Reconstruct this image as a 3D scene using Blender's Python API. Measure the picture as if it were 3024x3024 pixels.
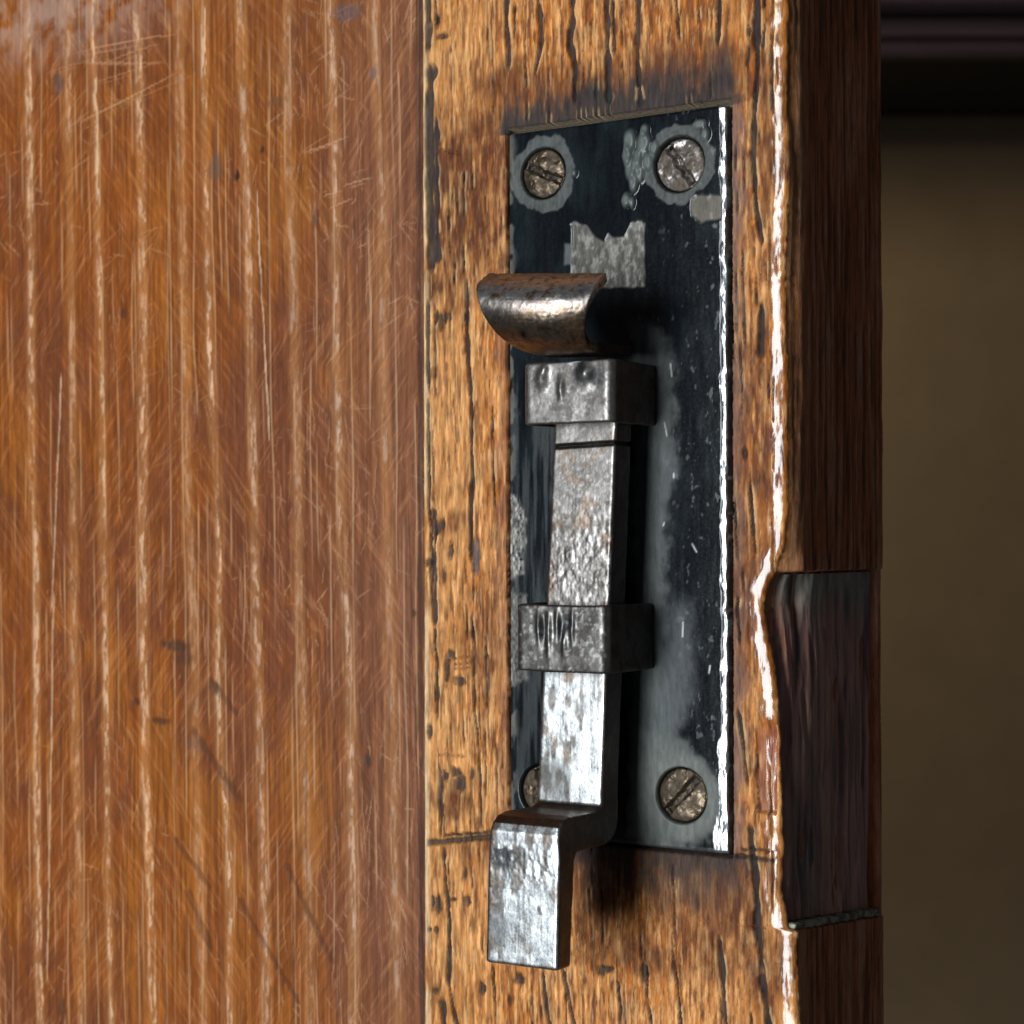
import bpy, bmesh, math
import numpy as np
from mathutils import Vector

# ------------------------------------------------------------------ scene reset
for o in list(bpy.data.objects):
    bpy.data.objects.remove(o)
scene = bpy.context.scene
COL = scene.collection
MM = 0.001
TH = math.radians(32.0)
S, Cc = math.sin(TH), math.cos(TH)
DIST = 287.0          # camera distance in mm
FPX = 5733.0          # focal length in photograph pixels
HZ = 1600.0           # eye level row

# ------------------------------------------------------------------ camera
cam_d = bpy.data.cameras.new('camera')
cam = bpy.data.objects.new('camera', cam_d)
COL.objects.link(cam)
scene.camera = cam
cam.location = (DIST*S*MM, -DIST*Cc*MM, 0)
cam.rotation_euler = (math.pi/2, 0, TH)
cam.rotation_euler.rotate_axis('Z', math.radians(-0.15))
cam_d.sensor_width = 36
cam_d.lens = 36*FPX/3024
cam_d.shift_y = (HZ-1512)/3024
cam_d.clip_start = 0.01
cam_d.clip_end = 50
cam_d.dof.use_dof = True
cam_d.dof.focus_distance = 0.275
cam_d.dof.aperture_fstop = 42.0

# ------------------------------------------------------------------ world
w = bpy.data.worlds.new('World')
scene.world = w
w.use_nodes = True
bg = w.node_tree.nodes['Background']
bg.inputs[0].default_value = (0.80, 0.86, 1.0, 1)
bg.inputs[1].default_value = 0.052

# ------------------------------------------------------------------ lamps
def area(name, loc, target, sx, sy, power, col):
    d = bpy.data.lights.new(name, 'AREA')
    d.shape = 'ELLIPSE'; d.size = sx; d.size_y = sy
    d.energy = power; d.color = col
    o = bpy.data.objects.new(name, d)
    COL.objects.link(o)
    o.location = loc
    v = Vector(target)-Vector(loc)
    o.rotation_euler = v.to_track_quat('-Z', 'Y').to_euler()
    return o
def polar(az, el, r):
    a, e = math.radians(az), math.radians(el)
    return (math.sin(a)*math.cos(e)*r, -math.cos(a)*math.cos(e)*r, math.sin(e)*r)
area('window_light', polar(-8, 0, 1.5), (0, 0, 0), 0.50, 1.05, 27.0, (0.93, 0.97, 1.0))
area('wall_fill_light', (-0.526, 0.276, 0.36), (-0.27, 0.96, 0.22), 0.16, 0.16, 1.7, (1.0, 0.86, 0.66))  # added fill hidden behind the door, brightens the back wall

scene.view_settings.view_transform = 'Standard'
scene.view_settings.look = 'None'
scene.view_settings.exposure = 0
scene.view_settings.gamma = 1

# ------------------------------------------------------------------ geometry of the place: points of the door plane, in mm
def ray(px, py):
    u = (np.asarray(px, float)-1512)/FPX
    v = (HZ-np.asarray(py, float))/FPX
    return -S+Cc*u, Cc+S*u, v
def PX(px, py, h=0.0):
    dx, dy, dz = ray(px, py)
    t = (DIST*Cc-h)/dy
    return DIST*S+t*dx, t*dz          # x, z on the plane h mm proud of the door face
def PT(px, py, h):
    x, z = PX(px, py, h)
    return (float(x), -h, float(z))

# ------------------------------------------------------------------ numpy noise
rng = np.random.RandomState(11)
TAB = rng.rand(256, 256)
TAB3 = rng.rand(64, 64, 64)
def n2(x, y, s=0):
    x = x+s*17.31; y = y+s*9.77
    xi = np.floor(x).astype(int); yi = np.floor(y).astype(int)
    fx = x-xi; fy = y-yi
    fx = fx*fx*(3-2*fx); fy = fy*fy*(3-2*fy)
    a = TAB[xi & 255, yi & 255]; b = TAB[(xi+1) & 255, yi & 255]
    c = TAB[xi & 255, (yi+1) & 255]; d = TAB[(xi+1) & 255, (yi+1) & 255]
    return (a*(1-fx)+b*fx)*(1-fy)+(c*(1-fx)+d*fx)*fy
def fbm(x, y, o=4, s=0):
    r = 0; a = 1; t = 0
    for k in range(o):
        r = r+a*n2(x*2**k, y*2**k, s+k*3); t += a; a *= 0.55
    return r/t
def n3(p, f, s=0):
    q = p*f+s*7.37
    i = np.floor(q).astype(int); r = q-i; r = r*r*(3-2*r)
    out = 0
    for dx in (0, 1):
        for dy in (0, 1):
            for dz in (0, 1):
                wgt = (r[:, 0] if dx else 1-r[:, 0])*(r[:, 1] if dy else 1-r[:, 1])*(r[:, 2] if dz else 1-r[:, 2])
                out = out+wgt*TAB3[(i[:, 0]+dx) & 63, (i[:, 1]+dy) & 63, (i[:, 2]+dz) & 63]
    return out
def fbm3(p, f, o=3, s=0):
    r = 0; a = 1; t = 0
    for k in range(o):
        r = r+a*n3(p, f*2**k, s+k); t += a; a *= 0.55
    return r/t
def sm(a, b, x):
    t = np.clip((x-a)/(b-a), 0, 1)
    return t*t*(3-2*t)
def mix(c, d, m):
    d = np.asarray(d, float)
    return c*(1-m[..., None])+d*m[..., None]
def ell(X, Z, px, py, rx, rz, h=0, soft=0.5, wob=0.35, s=0, f=0.6):
    cx, cz = PX(px, py, h)
    d = np.sqrt(((X-cx)/rx)**2+((Z-cz)/rz)**2)+wob*(fbm(X*f, Z*f, 3, s)-0.5)*2
    return 1-sm(1-soft, 1+soft*0.3, d)

# ------------------------------------------------------------------ object helpers
def props(o, label=None, cat=None, group=None, kind=None):
    if label: o['label'] = label
    if cat: o['category'] = cat
    if group: o['group'] = group
    if kind: o['kind'] = kind
    return o
def thing(name, label, cat, loc):
    o = bpy.data.objects.new(name, None)
    o.empty_display_size = 0.02
    COL.objects.link(o)
    o.location = [c*MM for c in loc]
    return props(o, label, cat, kind='thing')
def wloc(o):
    v = Vector((0, 0, 0))
    while o is not None:
        v = v+Vector(o.location); o = o.parent
    return v
def link_mesh(name, me, mat, parent, smooth=True):
    o = bpy.data.objects.new(name, me)
    if parent is not None:
        o.parent = parent
    COL.objects.link(o)
    if mat: me.materials.append(mat)
    if smooth:
        me.polygons.foreach_set('use_smooth', np.ones(len(me.polygons), bool))
    return o
def set_attrs(me, col, rough, metal):
    n = len(me.vertices)
    a = me.color_attributes.new('tint', 'FLOAT_COLOR', 'POINT')
    c4 = np.ones((n, 4), np.float32); c4[:, :3] = np.clip(col.reshape(-1, 3), 0, 1)
    a.data.foreach_set('color', c4.ravel())
    for nm, v in (('rough', rough), ('metal', metal)):
        b = me.attributes.new(nm, 'FLOAT', 'POINT')
        b.data.foreach_set('value', np.broadcast_to(v, (n,)).astype(np.float32).ravel() if np.ndim(v) < 2 else v.astype(np.float32).ravel())
def sheet(name, X, Y, Z, col, rough, metal, mat, parent):
    off = wloc(parent)
    nr, nc = X.shape
    co = np.stack([X*MM-off.x, Y*MM-off.y, Z*MM-off.z], -1).reshape(-1, 3).astype(np.float32)
    me = bpy.data.meshes.new(name)
    i = np.arange(nr*nc).reshape(nr, nc)
    q = np.stack([i[:-1, :-1], i[:-1, 1:], i[1:, 1:], i[1:, :-1]], -1).reshape(-1, 4)
    me.vertices.add(len(co)); me.vertices.foreach_set('co', co.ravel())
    me.loops.add(q.size); me.loops.foreach_set('vertex_index', q.ravel().astype(np.int32))
    me.polygons.add(len(q))
    me.polygons.foreach_set('loop_start', np.arange(0, q.size, 4, dtype=np.int32))
    me.polygons.foreach_set('loop_total', np.full(len(q), 4, np.int32))
    me.update(calc_edges=True)
    set_attrs(me, col, rough, metal)
    return link_mesh(name, me, mat, parent)
def solid(name, bm, voxel, mat, parent, shade, disp=None):
    """bm in mm -> voxel remeshed, displaced along its normals, coloured by shade(p, n)"""
    me0 = bpy.data.meshes.new('tmp'); bm.to_mesh(me0); bm.free()
    o = bpy.data.objects.new('tmp', me0); COL.objects.link(o)
    m = o.modifiers.new('r', 'REMESH'); m.mode = 'VOXEL'; m.voxel_size = voxel
    s_ = o.modifiers.new('s', 'SMOOTH'); s_.iterations = 2; s_.factor = 0.5
    dg = bpy.context.evaluated_depsgraph_get()
    me = bpy.data.meshes.new_from_object(o.evaluated_get(dg))
    bpy.data.objects.remove(o); bpy.data.meshes.remove(me0)
    n = len(me.vertices)
    p = np.empty(n*3, np.float32); me.vertices.foreach_get('co', p); p = p.reshape(-1, 3).astype(float)
    nn = np.empty(n*3, np.float32); me.vertices.foreach_get('normal', nn); nn = nn.reshape(-1, 3).astype(float)
    c, r, mt = shade(p, nn)
    if disp is not None:
        p = p+nn*disp(p, nn)[:, None]
    off = np.array(wloc(parent))
    me.vertices.foreach_set('co', (p*MM-off).astype(np.float32).ravel())
    me.materials.clear()
    me.update()
    set_attrs(me, c, r, mt)
    me.name = name
    return link_mesh(name, me, mat, parent)
def prism(poly, axis, a, b):
    """poly = list of 2D points, extruded along axis ('x': poly=(y,z), 'z': poly=(x,y))"""
    bm = bmesh.new()
    f = (lambda q, t: (t, q[0], q[1])) if axis == 'x' else (lambda q, t: (q[0], q[1], t))
    A = [bm.verts.new(f(q, a)) for q in poly]
    B = [bm.verts.new(f(q, b)) for q in poly]
    n = len(poly)
    bm.faces.new(A); bm.faces.new(B[::-1])
    for i in range(n):
        bm.faces.new([A[i], B[i], B[(i+1) % n], A[(i+1) % n]])
    bmesh.ops.recalc_face_normals(bm, faces=bm.faces)
    return bm
def bevel(bm, wd, seg=3, sharp=math.radians(30)):
    es = [e for e in bm.edges if len(e.link_faces) == 2 and e.calc_face_angle(0) > sharp]
    bmesh.ops.bevel(bm, geom=es, offset=wd, segments=seg, profile=0.5, affect='EDGES')
    return bm

# ------------------------------------------------------------------ materials (masks from geometry x procedural grain)
def surface(name, scl, tint_lo, tint_hi, bump1, bump2, b2scl, coat=0.0, coat_r=0.25, rvar=0.15, spec=0.5, lo=0.3, hi=0.7, gloss=False):
    m = bpy.data.materials.new(name); m.use_nodes = True
    nt = m.node_tree; N = nt.nodes; L = nt.links
    b = N['Principled BSDF']
    tc = N.new('ShaderNodeTexCoord')
    mp = N.new('ShaderNodeMapping'); mp.inputs['Scale'].default_value = scl
    L.new(tc.outputs['Object'], mp.inputs['Vector'])
    n1 = N.new('ShaderNodeTexNoise'); n1.inputs['Scale'].default_value = 1; n1.inputs['Detail'].default_value = 6; n1.inputs['Roughness'].default_value = 0.65
    L.new(mp.outputs[0], n1.inputs['Vector'])
    mr = N.new('ShaderNodeMapRange'); mr.inputs['From Min'].default_value = lo; mr.inputs['From Max'].default_value = hi
    mr.inputs['To Min'].default_value = tint_lo; mr.inputs['To Max'].default_value = tint_hi
    L.new(n1.outputs['Fac'], mr.inputs['Value'])
    at = N.new('ShaderNodeAttribute'); at.attribute_name = 'tint'
    vm = N.new('ShaderNodeVectorMath'); vm.operation = 'SCALE'
    L.new(at.outputs['Color'], vm.inputs[0]); L.new(mr.outputs[0], vm.inputs['Scale'])
    L.new(vm.outputs[0], b.inputs['Base Color'])
    ar = N.new('ShaderNodeAttribute'); ar.attribute_name = 'rough'
    am = N.new('ShaderNodeAttribute'); am.attribute_name = 'metal'
    L.new(am.outputs['Fac'], b.inputs['Metallic'])
    n2_ = N.new('ShaderNodeTexNoise'); n2_.inputs['Scale'].default_value = b2scl; n2_.inputs['Detail'].default_value = 4
    L.new(tc.outputs['Object'], n2_.inputs['Vector'])
    ra = N.new('ShaderNodeMath'); ra.operation = 'MULTIPLY_ADD'; ra.inputs[1].default_value = rvar; ra.inputs[2].default_value = -rvar/2
    L.new(n2_.outputs['Fac'], ra.inputs[0])
    rr = N.new('ShaderNodeMath'); rr.operation = 'ADD'; rr.use_clamp = True
    L.new(ar.outputs['Fac'], rr.inputs[0]); L.new(ra.outputs[0], rr.inputs[1])
    L.new(rr.outputs[0], b.inputs['Roughness'])
    bp = N.new('ShaderNodeBump'); bp.inputs['Distance'].default_value = bump1*MM; bp.inputs['Strength'].default_value = 1
    L.new(n1.outputs['Fac'], bp.inputs['Height'])
    bp2 = N.new('ShaderNodeBump'); bp2.inputs['Distance'].default_value = bump2*MM; bp2.inputs['Strength'].default_value = 1
    L.new(n2_.outputs['Fac'], bp2.inputs['Height']); L.new(bp.outputs[0], bp2.inputs['Normal'])
    L.new(bp2.outputs[0], b.inputs['Normal'])
    if gloss:
        ag = N.new('ShaderNodeAttribute'); ag.attribute_name = 'metal'
        L.new(ag.outputs['Fac'], b.inputs['Coat Weight'])
        for l in list(b.inputs['Metallic'].links): L.remove(l)
        b.inputs['Metallic'].default_value = 0
    b.inputs['Coat Weight'].default_value = coat; b.inputs['Coat Roughness'].default_value = coat_r
    b.inputs['Specular IOR Level'].default_value = spec
    if gloss:      # the polish lies smooth over the grain
        gn = N.new('ShaderNodeNewGeometry'); L.new(gn.outputs['Normal'], b.inputs['Coat Normal'])
    return m
M_panel = surface('varnished_panel_wood', (1500, 1500, 130), 0.78, 1.25, 0.05, 0.03, 1300, coat=0.03, coat_r=0.3, spec=0.08)
M_stile = surface('worn_stile_wood', (1600, 1600, 280), 0.55, 1.38, 0.10, 0.05, 1500, coat=1.0, coat_r=0.13, gloss=True, spec=0.10)
M_patch = surface('dark_patch_wood', (1300, 600, 90), 0.5, 1.5, 0.10, 0.04, 900)
M_steel = surface('worn_steel', (1400, 1400, 900), 0.65, 1.25, 0.016, 0.010, 2600, rvar=0.25)
M_paint = surface('chipped_black_paint', (1500, 1500, 350), 0.65, 1.35, 0.008, 0.006, 2200, rvar=0.12, spec=0.3)
M_back = surface('plaster', (30, 30, 30), 0.93, 1.07, 0.2, 0.1, 120)
M_beam = surface('dark_beam_wood', (9, 9, 60), 0.7, 1.3, 0.3, 0.1, 200)

# ================================================================== BACKGROUND
def room(u, d, z):
    """point u mm to the right of the optical axis, d mm deep, height z (the back wall runs across the view)"""
    return (DIST*S-S*d+Cc*u, -DIST*Cc+Cc*d+S*u, z)
def quads(name, verts, faces, mat, parent, col, rough=0.6, metal=0.0):
    me = bpy.data.meshes.new(name)
    off = wloc(parent)
    me.from_pydata([(v[0]*MM-off.x, v[1]*MM-off.y, v[2]*MM-off.z) for v in verts], [], faces)
    me.update()
    set_attrs(me, np.tile(np.array(col, float), (len(verts), 1)), rough, metal)
    return link_mesh(name, me, mat, parent, False)
def room_box(u0, u1, d0, d1, z0, z1):
    v = [room(u, d, z) for u in (u0, u1) for d in (d0, d1) for z in (z0, z1)]
    f = [(0, 1, 3, 2), (4, 6, 7, 5), (0, 4, 5, 1), (2, 3, 7, 6), (0, 2, 6, 4), (1, 5, 7, 3)]
    return v, f
v, f = room_box(-1500, 1500, 1250, 1350, -1200, 1400)
props(quads('wall', v, f, M_back, None, (0.315, 0.225, 0.125), 0.85), kind='structure')
beam = thing('lintel_beam', 'dark brown moulded wooden beam running across in front of the ochre wall, out of focus', 'beam', room(0, 1080, 236))
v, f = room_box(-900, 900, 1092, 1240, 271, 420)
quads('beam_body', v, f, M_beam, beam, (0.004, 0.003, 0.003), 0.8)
# stepped moulding as a profile (depth, height)
prof = [(1090, 270), (1080, 270), (1078, 273), (1079, 277.5), (1072, 279), (1071, 283), (1076, 285.5), (1086, 286.5), (1086, 291.5), (1074, 293),
        (1068, 296), (1064, 303), (1064, 420), (1090, 420)]
vv = [room(u, d, z) for u in (-900, 900) for d, z in prof]
n = len(prof)
ff = [tuple(range(n)), tuple(range(2*n-1, n-1, -1))]+[(i, i+n, (i+1) % n+n, (i+1) % n) for i in range(n)]
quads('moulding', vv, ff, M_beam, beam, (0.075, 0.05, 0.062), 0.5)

# ================================================================== DOOR
door = thing('wooden_door', 'old varnished oak door standing ajar, worn orange stile and scratched brown board', 'door', (0, 12, -300))

def crack_mask(X, Z, pts, wd, s, brk=0.25):
    p = np.array(pts, float)
    cx, cz = PX(p[:, 0], p[:, 1])
    o = np.argsort(cz)
    xc = np.interp(Z, cz[o], cx[o])+0.30*(n2(Z*0.28, Z*0+s, s)-0.5)+0.10*(n2(Z*1.3, Z*0+s, s)-0.5)
    inr = sm(cz.min()-0.8, cz.min()+0.8, Z)*(1-sm(cz.max()-0.8, cz.max()+0.8, Z))
    ww = wd*(0.50+0.95*n2(Z*0.55, Z*0+3.3, s+5))*(0.3+0.7*inr)
    m = 1-sm(ww*0.45, ww, np.abs(X-xc))
    return m*inr*sm(brk-0.12, brk+0.12, n2(Z*0.35, Z*0+7.7, s+9))
def hcrack_mask(X, Z, pts, wd, s):
    p = np.array(pts, float)
    cx, cz = PX(p[:, 0], p[:, 1])
    zc = np.interp(X, cx, cz)+0.25*(n2(X*1.2, X*0+s, s)-0.5)
    inr = sm(cx.min()-0.3, cx.min()+0.3, X)*(1-sm(cx.max()-0.3, cx.max()+0.3, X))
    return (1-sm(wd*0.4, wd, np.abs(Z-zc)))*inr

XS = float(PX(1248, 1500)[0])            # seam to the left board
# ---------------- left board
def build_panel():
    xs = np.concatenate([np.linspace(-520, -126, 14)[:-1], np.arange(-126, -13.6, 0.19)])
    zs = np.concatenate([np.linspace(-320, -108, 8)[:-1], np.arange(-108, 108.1, 0.24), np.linspace(108, 320, 8)[1:]])
    X, Z = np.meshgrid(xs, zs)
    lean = X+0.011*(Z)            # the grain leans a little
    fib = fbm(lean*2.6, Z*0.10, 4, 1)
    fib2 = fbm(lean*1.1, Z*0.03, 3, 4)
    big = fbm(X*0.05, Z*0.028, 3, 7)
    mott = fbm(X*0.35, Z*0.22, 4, 9)
    col = np.zeros(X.shape+(3,))+np.array((0.215, 0.066, 0.013))
    col = mix(col, (0.140, 0.048, 0.022), sm(0.44, 0.58, big*0.45+mott*0.25+fib*0.3)*0.8)     # purplish brown bands
    col = mix(col, (0.27, 0.095, 0.015), sm(0.50, 0.66, fbm(X*0.09, Z*0.05, 3, 21)*.6+.4*fib)*0.8)
    rightz = sm(-42, -22, X)
    col = mix(col, (0.200, 0.082, 0.038), rightz*0.75)
    col = col*(0.55+0.9*fib)[..., None]*(0.75+0.5*fbm(X*5, Z*0.35, 3, 5))[..., None]
    col = mix(col, (0.13, 0.045, 0.02), sm(0.60, 0.78, fib2)*0.6)
    hgt = 0.12*(fbm(X*0.12, Z*0.03, 2, 2)-0.5)+0.10*(fib-0.5)+0.05*(mott-0.5)
    # pale open grain lines
    top = [-42, 74, 187, 270, 394, 523, 590, 710, 846, 972, 1104]
    bot = [-30, 91, 209, 296, 420, 565, 646, 754, 888, 1016, 1151]
    wds = [.6, .85, .8, .6, .95, .9, .6, .8, .85, .6, .6]
    stg = [.8, .95, .6, 1, .9, .45, 1, .75, .5, .8, .5]
    for k, (a, b_, wd, sg) in enumerate(zip(top, bot, wds, stg)):
        xa, za = PX(a, 300); xb, zb = PX(b_, 2400)
        xc = xa+(Z-za)*(xb-xa)/(zb-za)+1.5*(n2(Z*0.035, Z*0+k, k)-0.5)+0.22*(n2(Z*0.4, Z*0+k, k+4)-0.5)
        d = np.abs(X-xc)
        ww = wd*(0.45+0.85*n2(Z*0.22, Z*0+k*1.7, k+30))
        core = (1-sm(ww*0.5, ww*1.15, d+0.75*(fbm(X*2.2, Z*0.45, 4, 40+k)-0.5)))
        dash = sm(0.34, 0.56, n2(Z*0.13, Z*0+k*2.3, 60+k)*0.5+fbm(Z*0.7, X*1.2+k, 3, 70+k)*0.5)
        fleck = sm(.46, .60, fbm((X-xc)*2.4+k*7, Z*0.42, 4, 140+k))
        core = 1-sm(wd*0.5, wd*1.25, d+0.3*(n2(Z*0.3, Z*0+k, 11)-0.5))
        m = core*(0.10+0.90*dash)*(0.12+0.88*fleck)*sg
        col = mix(col, (0.72, 0.52, 0.34), m*0.74)
        sh = 1-sm(0.3, 1.9, d+0.8*(fbm(X*1.2, Z*0.2, 3, 190+k)-.5))
        col = mix(col, (0.46, 0.21, 0.065), sh*0.36*(1-m))
        hgt = hgt-0.16*m
    # brushed, criss-cross polish marks in the varnish
    pch = sm(.4, .6, fbm(X*.05, Z*.04, 2, 151))
    b1 = fbm((X+0.75*Z)*1.9, (Z-0.75*X)*0.16, 4, 153); b2 = fbm((X-0.7*Z)*1.9, (Z+0.7*X)*0.16, 4, 155)
    bb = b1*pch+b2*(1-pch)
    col = col*(0.74+0.52*bb)[..., None]
    col = mix(col, (0.48, 0.25, 0.10), sm(.62, .76, bb)*0.20)
    # thin secondary grain lines
    for k in range(70):
        x0 = -112+k*1.38+rng.rand()*2.2
        xc = x0-0.011*Z+0.8*(n2(Z*0.06, Z*0+k, k+100)-0.5)
        m = (1-sm(0.05, 0.22, np.abs(X-xc)))*sm(0.45, 0.7, n2(Z*0.07, Z*0+k*3.3, 120+k))
        col = mix(col, (0.52, 0.33, 0.17) if k % 3 else (0.12, 0.045, 0.02), m*0.55)
        hgt = hgt-0.05*m
    # long dark and long pale hairlines seen in the lower half
    for pts, c in (([(142, 1750), (120, 2900)], (0.62, .45, .28)), ([(1190, 1500), (1235, 3024)], (0.10, .04, .02)),
                   ([(745, 560), (780, 1300)], (0.62, .45, .28)), ([(165, 1100), (135, 1800)], (.62, .45, .3))):
        m = crack_mask(X, Z, pts, 0.2, 3, 0.0)
        col = mix(col, c, m*0.7); hgt = hgt-0.1*m
    # scratches
    scr = np.zeros(X.shape); iz0 = 7; ix0 = 13
    nzf, nxf = len(zs)-14, len(xs)-13
    r2 = np.random.RandomState(5)
    def stroke(x, z, ang, ln, val):
        k = int(ln/0.12)+2
        t = np.linspace(0, 1, k)
        cur = (r2.rand()-0.5)*0.25
        xx = x+t*ln*math.cos(ang)-cur*t*(1-t)*ln*math.sin(ang)
        zz = z+t*ln*math.sin(ang)+cur*t*(1-t)*ln*math.cos(ang)
        a = ((xx+126)/0.19).round().astype(int); b = ((zz+108)/0.24).round().astype(int)
        ok = (a >= 0) & (a < nxf) & (b >= 0) & (b < nzf)
        val = val*(0.25+1.1*float(sm(.35, .65, n2(np.array([x*.07]), np.array([z*.05]), 5))[0]))
        env = np.sin(math.pi*t)**0.5*val*(0.6+0.4*r2.rand(k))
        np.maximum.at(scr, (b[ok]+iz0, a[ok]+ix0), env[ok])
    for _ in range(800):
        stroke(-126+112*r2.rand(), -108+216*r2.rand(), math.radians(-60+25*r2.randn()), 1+5*r2.rand()**2, 0.25+0.4*r2.rand())
    for _ in range(600):
        stroke(-126+112*r2.rand(), -10+100*r2.rand(), math.radians(35+28*r2.randn()), 1+6*r2.rand()**2, 0.2+0.45*r2.rand())
    for _ in range(2200):
        stroke(-126+112*r2.rand(), -108+216*r2.rand(), math.radians(90+5*r2.randn()), 1+8*r2.rand()**2, 0.2+0.4*r2.rand())
    for px, py, dx, sl, vv_ in ((10, 128, 300, 6, .8), (210, 150, 300, -2, .9), (230, 175, 250, -10, .7), (0, 310, 120, 3, .6), (200, 362, 330, 12, .8),
                           (280, 340, 300, 10, .6), (880, 445, 140, 8, .8), (1000, 545, 90, 5, .8), (940, 575, 60, 5, .7), (300, 178, 160, 5, .6),
                           (250, 240, 220, 4, .5), (120, 212, 150, 3, .5), (590, 330, 130, 12, .5), (730, 720, 80, 9, .6), (60, 90, 200, 5, .5)):
        x0, z0 = PX(px, py); x1, _z = PX(px+dx, py)
        stroke(float(x0), float(z0), math.radians(sl+2), float(x1-x0), vv_)
        stroke(float(x0)+1, float(z0)-0.3, math.radians(sl+1), float(x1-x0)*0.6, vv_*0.6)
    col = mix(col, (0.62, 0.38, 0.20), scr*0.5)
    hgt = hgt-0.03*scr
    seam = (1-sm(0.15, 0.9, np.abs(X-(XS-1.25))+0.9*(fbm(X*.8, Z*.25, 3, 35)-.45)))  # shade at the seam painted as a broken dark line
    col = mix(col, (0.045, 0.02, 0.012), seam*0.75)
    # broad whitish sheen painted into the colour, top left
    fx, fz = PX(120, 40)
    film_shading = np.exp(-(((X-fx)/26)**2+((Z-fz)/7.0)**2))*sm(0.3, 0.65, fbm(X*0.4, Z*0.35, 4, 33))
    col = mix(col, (0.40, 0.30, 0.25), film_shading*0.6)
    # dark dents, knots
    for px, py, rx, rz, c, st in ((687, 512, .7, 1.2, (.03, .014, .01), 1), (760, 435, .6, .7, (.06, .02, .01), .9), (160, 240, 1.7, 2.2, (.08, .06, .06), .6),
                              (625, 490, 1.7, 3.2, (.10, .07, .05), .6), (920, 640, .5, 2.0, (.10, .05, .03), .8), (350, 920, .8, 1, (.07, .03, .02), .7), (800, 290, 2.2, 1, (.16, .07, .03), .8),
                              (497, 1905, 4.2, 1.1, (.05, .03, .02), .75), (530, 1945, 2.4, 1.6, (.06, .03, .02), .5), (455, 2128, 2.4, .7, (.04, .028, .02), .7), (615, 2030, 1.4, 1.2, (.09, .04, .02), .8),
                              (560, 2200, 2.5, 1.4, (.15, .09, .06), .5), (660, 2330, 1.3, 3, (.10, .06, .045), .5), (1070, 2250, .9, 1.3, (.04, .025, .02), .7), (385, 2070, 1, .8, (.07, .03, .015), .8),
                              (1205, 1810, .7, .6, (.08, .04, .02), .8), (1010, 30, 3, 1.5, (.10, .08, .08), .6), (160, 2980, 1.2, 2, (.08, .035, .015), .8), (1090, 210, .7, 1.4, (.1, .08, .08), .6)):
        m = ell(X, Z, px, py, rx, rz, s=int(px), soft=.6)
        col = mix(col, c, m*st)
        hgt = hgt-0.15*m*st
    for (pa, pb, wd) in (((555, 2160), (690, 2360), 1.1), ((500, 2480), (600, 2620), .9), ((690, 2660), (860, 2960), .8), ((830, 2560), (960, 2840), .9), ((610, 2010), (680, 2110), .8), ((540, 2640), (600, 2800), 1.2)):
        xa, za = PX(*pa); xb, zb = PX(*pb)
        L2 = (xb-xa)**2+(zb-za)**2
        t = np.clip(((X-xa)*(xb-xa)+(Z-za)*(zb-za))/L2, 0, 1)
        d = np.hypot(X-xa-t*(xb-xa), Z-za-t*(zb-za))
        m = (1-sm(wd*0.2, wd, d+0.8*(fbm(X, Z, 3, 55)-0.5)))
        col = mix(col, (0.075, 0.028, 0.014), m*0.55)
        hgt = hgt-0.06*m
    rz_ = sm(-75, -25, X)[..., None]
    col = np.clip(col*(np.array((1.08, 0.96, 0.88))*(1-rz_)+np.array((1.02, 0.99, 1.08))*rz_), 0, 1)
    Y = 1.3-hgt
    rough = 0.55-0.12*mott+0.10*scr
    return sheet('face_board', X, Y, Z, col, rough, 0.0, M_panel, door)
panel = build_panel()
# body of the board behind its worn face
bmb = prism([(-520, 3.0), (-14, 3.0), (-14, 30), (-520, 30)], 'z', -320, 320)
meb = bpy.data.meshes.new('board_core'); bmb.transform(__import__('mathutils').Matrix.Scale(MM, 4)); bmb.to_mesh(meb); bmb.free()
meb.transform(__import__('mathutils').Matrix.Translation(-wloc(door)))
set_attrs(meb, np.tile(np.array((0.2, 0.09, 0.04)), (len(meb.vertices), 1)), 0.6, 0.0)
link_mesh('board_core', meb, M_panel, door, False)

# ---------------- stile with the pocket for the bolt plate
PL = dict(x0=-0.5, x1=35.0, z0=-43.3, z1=60.5)   # plate rectangle
BACKY = 33.5
corner_px = np.array([(-300, 2326), (0, 2325), (300, 2322), (450, 2330), (600, 2326), (800, 2318), (1000, 2320), (1200, 2322), (1400, 2322), (1520, 2322), (1610, 2312), (1680, 2288),
                      (1740, 2262), (1785, 2248), (1800, 2252), (1900, 2266), (2000, 2284), (2100, 2292), (2300, 2300), (2400, 2300), (2450, 2302), (2500, 2306), (2560, 2302),
                      (2640, 2302), (2700, 2312), (2744, 2318), (2756, 2345), (2850, 2346), (3024, 2352), (3400, 2360)], float)
_cx, _cz = PX(corner_px[:, 1], corner_px[:, 0])
_o = np.argsort(_cz); _cx, _cz = _cx[_o], _cz[_o]
XB = float(PX(2325, 700)[0])+0.6         # undamaged side plane
ZN1 = float(PX(2300, 1692)[1]); ZN0 = float(PX(2330, 2748)[1])
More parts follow.
